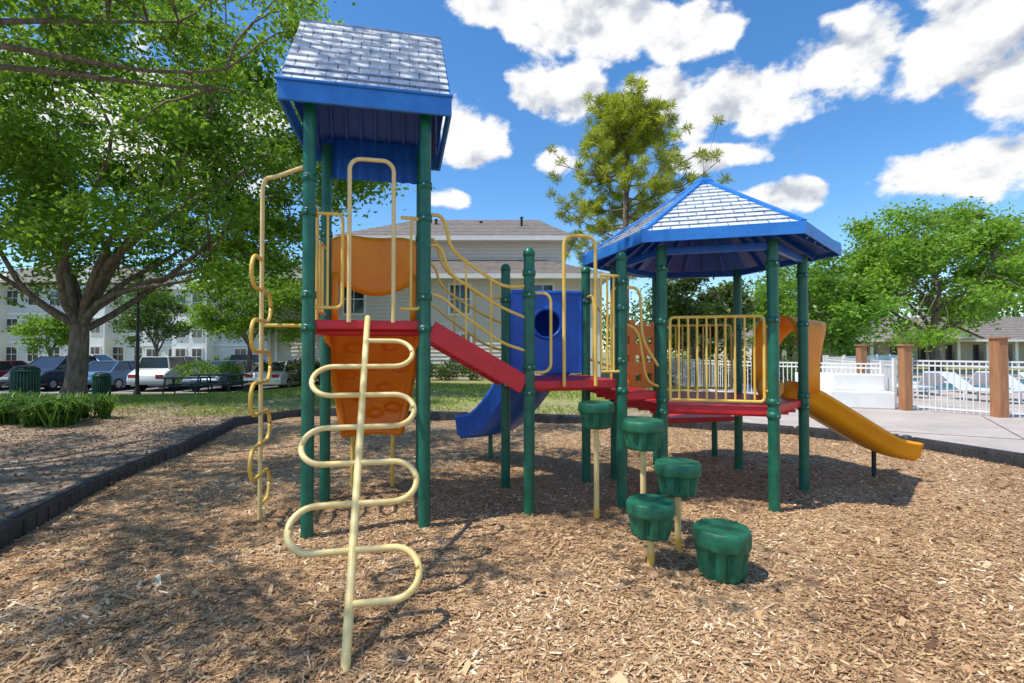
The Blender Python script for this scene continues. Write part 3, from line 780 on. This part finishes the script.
def apartment(x0,x1,y,depth,zb,zt,storeys,wins):
    g=group('apartment_building',((x0+x1)/2,y+depth/2,zb)); mb=MB()
    mb.box(((x0+x1)/2,y+depth/2,(zb+zt)/2),(x1-x0,depth,zt-zb),'siding_far')
    sh=(zt-zb)/storeys
    for s in range(storeys): mb.box(((x0+x1)/2,y-.06,zb+sh*(s+1)-.12),(x1-x0+.1,.12,.22),'white')
    nb=max(1,int((x1-x0)/9))
    for k in range(nb):
        xc=x0+(k+.5)*(x1-x0)/nb; mb.box((xc,y-.6,(zb+zt)/2+.1),(3.4,1.2,zt-zb+.2),'white')
    mb.build('walls',g); mb=MB()
    for s in range(storeys):
        z=zb+sh*(s+.52)
        for k in range(wins):
            x=x0+(k+.5)*(x1-x0)/wins
            inb=any(abs(x-(x0+(q+.5)*(x1-x0)/nb))<2.2 for q in range(nb))
            if inb: continue
            window(mb,x,y,z,1.1,1.5)
        for q in range(nb):
            xc=x0+(q+.5)*(x1-x0)/nb; window(mb,xc-.8,y-1.2,z,.9,1.5); window(mb,xc+.8,y-1.2,z,.9,1.5)
    mb.build('windows',g); mb=MB()
    a,b,c,d=x0-.6,x1+.6,y-1.5,y+depth+.6; r=(d-c)/2; zr=zt+r*.42
    mb.roof((a,c,zt),(b,c,zt),(b-r,c+r,zr),(a+r,c+r,zr),10,'shingle',.02); mb.roof((b,d,zt),(a,d,zt),(a+r,d-r,zr),(b-r,d-r,zr),10,'shingle',.02)
    mb.roof((a,d,zt),(a,c,zt),(a+r,c+r,zr),(a+r,c+r,zr),10,'shingle',.02); mb.roof((b,c,zt),(b,d,zt),(b-r,c+r,zr),(b-r,c+r,zr),10,'shingle',.02)
    for q in range(nb):
        xc=x0+(q+.5)*(x1-x0)/nb
        mb.add([(xc-2,y-1.6,zt),(xc+2,y-1.6,zt),(xc,y-1.6,zt+1.4),(xc-2,y+3,zt),(xc+2,y+3,zt),(xc,y+3,zt+1.4)],[(0,1,2),(0,2,5,3),(1,4,5,2)],'white')
    mb.build('roof',g)
apartment(-62,-39,54,12,-.5,8.6,3,10); apartment(-37,-26,50,12,-.5,7.4,3,5); apartment(-24.5,-15.5,58,12,-.5,7.6,3,4)

g=group('clubhouse',(36,50,0)); mb=MB()
mb.box((40,52,1.2),(34,10,2.4),'siding')
for k in range(14): mb.box((24.5+2.6*k,45.0,1.2),(.28,.28,2.4),'white')
mb.build('walls',g); mb=MB()
for k in range(13): mb.box((25.8+2.6*k,46.95,1.25),(1.3,.1,1.5),'glass'); 
mb.build('windows',g); mb=MB()
mb.roof((22.6,44.3,2.45),(57.5,44.3,2.45),(52,51,4.9),(28.5,51,4.9),10,'shingle',.02); mb.roof((57.5,58,2.45),(22.6,58,2.45),(28.5,51,4.9),(52,51,4.9),10,'shingle',.02)
mb.roof((22.6,58,2.45),(22.6,44.3,2.45),(28.5,51,4.9),(28.5,51,4.9),10,'shingle',.02); mb.roof((57.5,44.3,2.45),(57.5,58,2.45),(52,51,4.9),(52,51,4.9),10,'shingle',.02)
mb.roof((33,43.2,2.5),(33,50,2.5),(37,50,4.3),(37,43.2,4.3),6,'shingle',.02); mb.roof((41,50,2.5),(41,43.2,2.5),(37,43.2,4.3),(37,50,4.3),6,'shingle',.02)
mb.add([(33.2,43.4,2.5),(40.8,43.4,2.5),(37,43.4,4.15)],[(0,1,2)],'siding')
mb.build('roof',g); mb=MB(); mb.box((40,44.3,2.36),(34.6,.14,.2),'white'); mb.build('fascia',g)

def picket_fence(a,b,h,sp=.11,post=None):
    g=group('white_picket_fence',(a[0],a[1],0)); mb=MB(); a=Vector((*a,0));b=Vector((*b,0)); L=(b-a).length; n=int(L/sp)
    for z in (.12,h-.12,h-.01): mb.beam(a+up*z,b+up*z,.035,.04,'white')
    mb.build('rails',g); mb=MB()
    for k in range(n+1):
        p=a.lerp(b,k/n); mb.tube([p+up*.05,p+up*(h+.0)],.0135,'white',6)
    mb.build('pickets',g,)
    mb=MB(); m=max(1,int(L/2.4))
    for k in range(m+1):
        p=a.lerp(b,k/m); mb.box(p+up*(h/2+.04),(.07,.07,h+.08),'white')
    mb.build('fence_posts',g)
picket_fence((9.75,12.55),(10.72,11.15),1.25); picket_fence((10.85,11.0),(17,8.2),1.25)
picket_fence((9.7,12.7),(12.6,20),1.22); picket_fence((7.0,15.6),(9.6,13.0),1.15)
picket_fence((7.0,15.7),(6.6,24),1.15,.14); picket_fence((12.6,20.2),(24,30),1.22,.15)
def wpost(x,y,h,w=.2):
    mb=MB(); mb.box((x,y,h/2),(w,w,h),'wood'); mb.box((x,y,h+.02),(w+.06,w+.06,.04),'wood'); mb.build('wooden_fence_post',bevel=.01,loc=(x,y,0))
wpost(9.66,12.3,1.6); wpost(10.72,11.02,1.75,.22); wpost(10.2,14.6,1.62); wpost(17.2,8.1,1.6)
mb=MB()
mb.prism([(7.6,13.9),(8.2,12.85),(9.5,12.4),(9.62,12.9),(8.6,14.3)],.03,.46,'white')
mb.prism([(7.9,14.0),(8.45,13.15),(9.55,12.8),(9.62,13.0),(8.6,14.4)],.46,.88,'white')
mb.build('white_steps',bevel=.03)
for x,y,r in ((13.6,14.2,.3),(14.9,13.9,.3),(16.4,14.6,.4),(12.4,15.8,.2),(17.5,13.6,.3),(19,15,.3),(13.9,17,2.8),(15.6,17.2,2.9),(20.5,17,.2)):
    g=group('pool_lounger',(x,y,.03)); mb=MB(); mb.X=Matrix.Translation((x,y,.03))@Matrix.Rotation(r,4,'Z')
    mb.box((0,0,.34),(.62,1.3,.06),'cush'); mb.box((0,.85,.55),(.62,.7,.06),'cush',rx=.7)
    for sx in(-.3,.3):
        mb.tube([(sx,-.65,.32),(sx,.62,.32),(sx,1.12,.78)],.022,'white',8)
        for sy in(-.5,.5): mb.tube([(sx,sy,0),(sx,sy,.32)],.022,'white',8)
    mb.build('frame_and_sling',g,bevel=.01)

# ------------------------------------------------------------------ furniture
def trash(x,y,s=1.0):
    z=float(gz(x,y)); g=group('trash_can',(x,y,z)); mb=MB(); c=Vector((x,y,z))
    mb.lathe(c,[(.27*s,.05),(.27*s,.84*s),(.25*s,.85*s)],'darkmetal',24)
    for k in range(28):
        a=2*math.pi*k/28; p=c+Vector((math.cos(a),math.sin(a),0))*.295*s
        mb.tube([p+up*.04,p+up*.86*s],.013,'green',5)
    for z_ in (.06,.86*s): mb.lathe(c+up*z_,[(.27*s,-.02),(.315*s,-.02),(.315*s,.02),(.27*s,.02)],'green',24)
    mb.lathe(c+up*.88*s,[(.30*s,0),(.30*s,.03),(.22*s,.10),(.10*s,.13),(.02,.135)],'darkmetal',24)
    mb.build('bin_body',g)
trash(-14.0,14.4,1.05); trash(-16.8,20.5,1.0)
def table(x,y,r):
    z=float(gz(x,y)); g=group('picnic_table',(x,y,z)); mb=MB(); mb.X=Matrix.Translation((x,y,z))@Matrix.Rotation(r,4,'Z')
    mb.box((0,0,.75),(1.9,.75,.05),'darkmetal')
    for s in(-1,1):
        mb.box((0,s*.7,.45),(1.9,.28,.045),'darkmetal')
        mb.tube([(s*.65,-.72,.42),(s*.65,.72,.42)],.03,'darkmetal',8)
        for q in (-1,1): mb.tube([(s*.65,q*.5,0),(s*.65,q*.28,.73)],.03,'darkmetal',8)
    mb.build('table_frame',g,bevel=.01)
table(-13.2,20.3,.15); table(-11.2,19.2,-.1)
def lamp(x,y,h):
    z=float(gz(x,y)); g=group('street_lamp',(x,y,z)); mb=MB(); c=Vector((x,y,z))
    mb.tube([c-up*.1,c+up*h],[.075,.05],'darkmetal',12); mb.lathe(c,[(.15,0),(.15,.08),(.09,.3),(.075,.34)],'darkmetal',12)
    mb.lathe(c+up*h,[(.06,0),(.14,.06),(.2,.34),(.24,.36),(.12,.5),(.02,.56)],'darkmetal',10)
    mb.build('pole_and_head',g); mb=MB(); mb.lathe(c+up*(h+.06),[(.145,.02),(.205,.27)],'lamp',10); mb.build('lens',g)
lamp(-15.2,20.3,4.5)

def car(x,y,rot,col,kind='sedan'):
    z=-.505; g=group('parked_car',(x,y,z)); pm=paint('car_paint',col)
    def mk_():
        m_=MB(); m_.X=Matrix.Translation((x,y,z))@Matrix.Rotation(rot,4,'Z'); return m_
    mb=mk_()
    k=1.0 if kind=='sedan' else 1.16
    prof=[(-2.25,.36),(-2.3,.60),(-2.2,.86),(-1.7,.95*k),(-.9,.97*k),(.9,.94*k),(1.7,.84*k),(2.15,.70),(2.28,.52),(2.2,.30),(1.0,.22),(-1.0,.22)]
    vs=[]
    for yy_ in (-.90,-.88,-.70,.70,.88,.90):
        e=abs(yy_)>.89; m=abs(yy_)<.8
        for px_,pz in prof:
            cx=px_*(.965 if e else 1.0); cz=pz
            if e: cz=.5+(pz-.5)*.80
            if m: cz=pz+(.03 if pz>.6 else 0); cx=px_*1.01
            vs.append((cx,yy_,cz))
    n=len(prof); fs=[(i*n+j,i*n+(j+1)%n,(i+1)*n+(j+1)%n,(i+1)*n+j) for i in range(5) for j in range(n)]
    fs+=[tuple(range(n-1,-1,-1)),tuple(5*n+j for j in range(n))]
    mb.add(vs,fs,pm,True); mb.build('body',g,bevel=.02)
    mb=mk_()
    gh=[(-1.75,.93*k),(-1.05 if kind=='sedan' else -1.6,1.42*k),(.25,1.44*k),(1.15,.92*k)]
    vs=[(a,s*(.80 if i in(0,3) else .62),b) for s in(-1,1) for i,(a,b) in enumerate(gh)]
    mb.add(vs,[(3,2,1,0),(4,5,6,7),(0,1,5,4),(1,2,6,5),(2,3,7,6)],'glass'); mb.build('windows',g)
    mb=mk_()
    a1,b1=gh[1];a2,b2=gh[2]
    mb.box(((a1+a2)/2,0,b1+.02),(a2-a1+.05,1.26,.045),pm)
    for s in(-1,1):
        mb.tube([(gh[0][0],s*.80,gh[0][1]),(a1,s*.63,b1+.01)],.04,pm,6); mb.tube([(gh[3][0],s*.80,gh[3][1]),(a2,s*.63,b2+.01)],.035,pm,6)
        mb.tube([(-.35,s*.805,.95*k),(-.38,s*.635,b1)],.03,pm,6)
        mb.box((.85,s*.98,1.0*k),(.14,.2,.12),pm)
    mb.build('roof_and_pillars',g,bevel=.015)
    mb=mk_()
    for wx in(-1.38,1.38):
        for s in(-1,1):
            mb.tube([(wx,s*.70,.33),(wx,s*.86,.33),(wx,s*.905,.33)],[.33,.33,.29],'tyre',20); mb.tube([(wx,s*.89,.33),(wx,s*.92,.33)],[.20,.17],'alloy',12)
    mb.build('wheels',g)
    mb=mk_()
    for s in(-1,1): mb.box((2.16,s*.62,.66),(.16,.36,.12),'lamp'); mb.box((-2.24,s*.64,.76),(.12,.34,.16),'taillight')
    mb.box((2.27,0,.5),(.05,.9,.14),'darkmetal'); mb.box((-2.29,0,.62),(.03,.5,.13),'white')
    mb.build('lights_and_grille',g,bevel=.01)
hp=math.pi/2
for x,y,r,c,kd in ((-26.6,26.2,hp*1.05,(.38,.02,.02),'sedan'),(-23.6,26.0,-hp*.96,(.02,.022,.026),'suv'),(-20.4,26.2,hp,(.09,.20,.34),'sedan'),(-17.6,26.2,hp*1.02,(.65,.66,.67),'suv'),(-14.8,26.1,-hp*1.02,(.14,.2,.27),'sedan'),(-12.0,26.3,hp,(.7,.7,.7),'sedan'),
    (-24.5,35.5,0,(.6,.6,.6),'sedan'),(-18,35.6,.0,(.03,.05,.12),'suv'),(-30,36,0,(.7,.7,.68),'suv'),(-29.6,26.3,hp,(.4,.41,.43),'suv')): car(x,y,r,c,kd)

# ------------------------------------------------------------------ vegetation
gb=float(gz(-14.9,17))
tree('oak_tree',(-14.9,17,gb-.1),(-14.7,17,2.4),(-12.2,17.5,7.9),(6.9,5.2,5.6),230,78000,.20,.92,'leaf_oak',.30,8,.5,-.80,
     extra_limbs=((-9.8,16.3,4.0),(-19.5,16.2,4.6),(-8.2,17.5,5.6),(-17.5,15,6.5),(-12,16,7.5)),shell=.4,lump=.4)
tree('oak_tree',(-9.8,4.6,-.1),(-9.5,4.7,4.2),(-7.4,5.6,8.1),(5.4,5.4,2.2),150,46000,.115,.56,'leaf_oak',.20,9,.5,-.8,
     extra_limbs=((-5.2,9,6.6),(-6.2,10.4,7.0),(-4.2,5.6,7.6),(-4.6,4.4,7.9)),shell=.1,lf=.75,zmin=6.3)
tree('oak_tree',(-22,13.5,-.2),(-21.8,13.5,3),(-20.5,14,7.0),(5.8,5,4.6),100,26000,.2,1.0,'leaf_oak',.26,7,.5,-.7)
tree('young_tree',(-13.2,25,-.6),(-13.1,25,1.8),(-13.0,25,3.5),(3.2,2.2,2.4),80,18000,.17,.6,'leaf_light',.12,6,.5,-.7)
tree('young_tree',(-29.5,32,-.6),(-29.5,32,1.2),(-29.5,32,2.6),(1.6,1.6,1.4),30,5000,.2,.5,'leaf_light',.1,5,.5,-.7)
tree('young_tree',(-22,31,-.6),(-22,31,1.4),(-22,31,3.4),(2.2,1.8,2.2),40,8000,.2,.6,'leaf_far',.1,5,.5,-.7)
tree('shade_tree',(28.0,33,-.1),(27.8,33,2.6),(28.3,33,6.5),(6.6,5.4,4.9),190,46000,.27,.95,'leaf_light',.32,8,.5,-.65,lump=.4)
tree('shade_tree',(19.8,34,-.1),(19.8,34,2),(19.8,34,4.6),(3.4,3,2.9),70,15000,.26,.9,'leaf_oak',.2,6,.5,-.7)
tree('magnolia_tree',(8.6,23,-.1),(8.6,23,1.0),(8.6,23,2.9),(2.0,1.8,2.0),60,12000,.24,.5,'leaf_dark',.14,6,.5,-.8)
tree('magnolia_tree',(16.8,27.5,-.1),(16.8,27.5,1.2),(16.6,27.5,3.2),(3.0,2.4,2.4),80,15000,.26,.7,'leaf_oak',.16,6,.5,-.8)

def pine(name,base,h,rad):
    g=group(name,base); mb=MB(); b=Vector(base); top=b+Vector((.3,0,h))
    tp=curve(b,top,0,10,.02); mb.tube(tp,[.22*(1-.88*i/9)+.01 for i in range(10)],'bark',12)
    tips=[]
    for k in range(66):
        f=random.uniform(.42,.98); p=b.lerp(top,f); a=random.uniform(0,2*math.pi)
        prof=math.sin(min(1,(f-.34)/.25)*math.pi/2)*(1-.66*max(0,(f-.66)/.34)**1.4)
        r=rad*prof*random.uniform(.45,1.12)
        e=p+Vector((math.cos(a)*r,math.sin(a)*r,r*random.uniform(.12,.55)))
        c=curve(p,e,-.06,6,.08); mb.tube(c,[.038*(1-.15*i)*(1.2-f)+.008 for i in range(6)],'bark',6)
        for q in range(9):
            t=random.uniform(.4,1.05); s=c[0].lerp(e,t)+Vector(rng.normal(size=3))*.22*max(r,.5)**.5; tips.append(s)
            mb.tube([c[min(5,int(t*5))],s],.007,'bark',4)
    mb.build('trunk_and_branches',g)
    T_=np.array([list(t) for t in tips]); n=90
    d=rand_unit(len(T_)*n); d[:,2]=d[:,2]*.8+.25; d/=np.linalg.norm(d,axis=1,keepdims=True)
    C=np.repeat(T_,n,axis=0)+d*.14+rng.normal(size=d.shape)*.04
    quads_mesh('needles',leaves(C,.27,.09,0,d),'leaf_pine',np.repeat(rng.uniform(0,1,len(T_)),n)*.6+rng.uniform(0,.4,len(C)),g)
pine('pine_tree',(4.1,18.5,-.1),10.9,3.1)

shrub('hedge',[(-12+1.25*i,25.0,.45) for i in range(13)],[(.8,.55,.5)]*13,15000,.12,'leaf_dark')
shrub('hedge',[(-15.5,24.6,.35),(-14.2,24.8,.4)],[(.9,.6,.55)]*2,3500,.12,'leaf_oak')
shrub('hedge',[(5.5+1.3*i,21+.4*i,.55) for i in range(7)],[(.9,.7,.65)]*7,11000,.13,'leaf_dark')
shrub('hedge',[(-30+1.8*i,47.5,.0) for i in range(9)],[(1.2,.8,.8)]*9,7000,.25,'leaf_far')
cs=[];rs=[]
for i in range(44):
    a=math.radians(-62+i*3.0+random.uniform(-1,1)); d=random.uniform(72,88); s=random.uniform(.8,1.35)
    if -56<math.degrees(a)<-14: d+=12
    cs.append((d*math.sin(a),d*math.cos(a),4.2*s)); rs.append((4.6*s,4.6*s,4.4*s))
shrub('distant_trees',cs,rs,70000,.6,'leaf_far')

n=8500; cx=rng.uniform(-14.3,-8.9,60); cy=10.6+rng.uniform(-.7,1.0,60)-.10*(cx+10)
ci=rng.integers(0,60,n); a=rng.uniform(0,2*np.pi,n); ln=rng.uniform(.3,.72,n); lean=rng.uniform(.15,.9,n)
base=np.stack([cx[ci]+rng.normal(0,.06,n),cy[ci]+rng.normal(0,.06,n),np.zeros(n)],-1)
d=np.stack([np.cos(a),np.sin(a),np.zeros(n)],-1); w=np.stack([-np.sin(a),np.cos(a),np.zeros(n)],-1)*.011
mid=base+d*(ln*lean*.45)[:,None]+np.stack([0*ln,0*ln,ln*.75],-1); tip=base+d*(ln*lean*1.2)[:,None]+np.stack([0*ln,0*ln,ln*(1-.5*lean)],-1)
V=np.concatenate([np.stack([base-w,base+w,mid+w,mid-w],1),np.stack([mid-w,mid+w,tip+w*.2,tip-w*.2],1)])
quads_mesh('border_grass_plant',V,'liriope',np.tile(rng.uniform(0,1,n),2))

# ------------------------------------------------------------------ sky and sun
sd=Vector((-.48,-.20,1)).normalized()
el=math.asin(sd.z); az=math.atan2(sd.x,sd.y)
w=bpy.data.worlds.new('World'); scene.world=w; w.use_nodes=True
nt=w.node_tree; N=nt.nodes; Lk=nt.links; bg=N['Background']
sky=N.new('ShaderNodeTexSky'); sky.sky_type='NISHITA'; sky.sun_disc=False; sky.sun_elevation=el; sky.sun_rotation=az
sky.air_density=1.0; sky.dust_density=.2; sky.ozone_density=3.2
def math_(op,a,b=None,c=None,clamp=False):
    m=N.new('ShaderNodeMath'); m.operation=op; m.use_clamp=clamp
    for i,v in enumerate((a,b,c)):
        if v is None: continue
        if isinstance(v,(int,float)): m.inputs[i].default_value=v
        else: Lk.new(v,m.inputs[i])
    return m.outputs[0]
tc=N.new('ShaderNodeTexCoord'); dirv=tc.outputs['Generated']
s=N.new('ShaderNodeSeparateXYZ'); Lk.new(dirv,s.inputs[0])
azn=math_('ARCTAN2',s.outputs[0],s.outputs[1]); eln=math_('ARCSINE',s.outputs[2])
# (azimuth, elevation, half widths) of cumulus masses
blobs=[(.17,.575,.13,.06),(.34,.55,.09,.045),(.10,.475,.09,.055),(.28,.455,.09,.045),(.43,.425,.12,.055),(.60,.455,.08,.055),(-.084,.41,.085,.06),(.74,.44,.09,.065),(.80,.37,.08,.045),(.76,.262,.14,.045),
       (.484,.262,.07,.028),(-.02,.62,.10,.05),(-.13,.295,.05,.02),(.10,.365,.05,.03),(.385,.345,.08,.025),(.92,.33,.12,.07),(-.62,.35,.2,.1),
       (1.4,.5,.3,.15),(2.3,.4,.5,.15),(-1.5,.5,.4,.12),(3.0,.6,.3,.15)]
f=None
for a,e,ra,re in blobs:
    x=math_('MULTIPLY_ADD',azn,1/ra,-a/ra); y=math_('MULTIPLY_ADD',eln,1/re,-e/re)
    q=math_('MULTIPLY_ADD',x,x,math_('MULTIPLY',y,y))
    f=q if f is None else math_('SMOOTH_MIN',f,q,.5)
f=math_('MAXIMUM',math_('SUBTRACT',1.0,f),-1.5)
def cloudnoise(shift,detail):
    mp=N.new('ShaderNodeMapping'); mp.inputs['Scale'].default_value=(1,1,1.45); mp.inputs['Location'].default_value=(3.1-shift*.5,1.7,.4+shift*1.45); Lk.new(dirv,mp.inputs[0])
    nz=N.new('ShaderNodeTexNoise'); nz.inputs['Scale'].default_value=10.5; nz.inputs['Detail'].default_value=detail; nz.inputs['Roughness'].default_value=.55
    nz.inputs['Distortion'].default_value=.1
    Lk.new(mp.outputs[0],nz.inputs['Vector']); return nz.outputs['Fac']
n0=cloudnoise(0,7); n1=cloudnoise(.03,4)
base_=math_('ADD',math_('MULTIPLY',f,.95),-2.32)
d0=math_('MULTIPLY_ADD',n0,4.8,base_)
mask=N.new('ShaderNodeMapRange'); mask.interpolation_type='SMOOTHSTEP'; mask.inputs['From Min'].default_value=-.15; mask.inputs['From Max'].default_value=.50; Lk.new(d0,mask.inputs['Value'])
dif=math_('SUBTRACT',n1,n0); shv=math_('MULTIPLY_ADD',dif,4.5,math_('MULTIPLY',d0,.26))
sh=N.new('ShaderNodeMapRange'); sh.interpolation_type='SMOOTHSTEP'; sh.inputs['From Min'].default_value=.05; sh.inputs['From Max'].default_value=1.1; Lk.new(shv,sh.inputs['Value'])
cr=N.new('ShaderNodeMix'); cr.data_type='RGBA'; Lk.new(sh.outputs[0],cr.inputs[0]); cr.inputs[6].default_value=(8.2,8.2,8.2,1); cr.inputs[7].default_value=(4.2,4.6,5.3,1)
hs=N.new('ShaderNodeHueSaturation'); hs.inputs['Saturation'].default_value=1.25; hs.inputs['Value'].default_value=1.65; Lk.new(sky.outputs[0],hs.inputs['Color'])
mx=N.new('ShaderNodeMix'); mx.data_type='RGBA'; Lk.new(mask.outputs[0],mx.inputs[0]); Lk.new(hs.outputs[0],mx.inputs[6]); Lk.new(cr.outputs[2],mx.inputs[7])
Lk.new(mx.outputs[2],bg.inputs['Color']); bg.inputs['Strength'].default_value=.125
try:
    w.cycles.sampling_method='MANUAL'; w.cycles.sample_map_resolution=512
except Exception: pass

sl=bpy.data.lights.new('sun','SUN'); sl.energy=5.0; sl.angle=math.radians(.5); sl.color=(1,.94,.84)
so=bpy.data.objects.new('sun',sl); so.rotation_euler=(-sd).to_track_quat('-Z','Y').to_euler(); so.location=(-10,0,20); COL.objects.link(so)

cam=bpy.data.cameras.new('camera'); cam.sensor_width=36; cam.lens=500/1024*36; cam.clip_end=3000; cam.clip_start=.05
co=bpy.data.objects.new('camera',cam); co.location=(0,0,1.5); co.rotation_euler=(math.radians(91),0,0); COL.objects.link(co)
scene.camera=co
scene.view_settings.view_transform='Standard'; scene.view_settings.look='None'; scene.view_settings.exposure=0
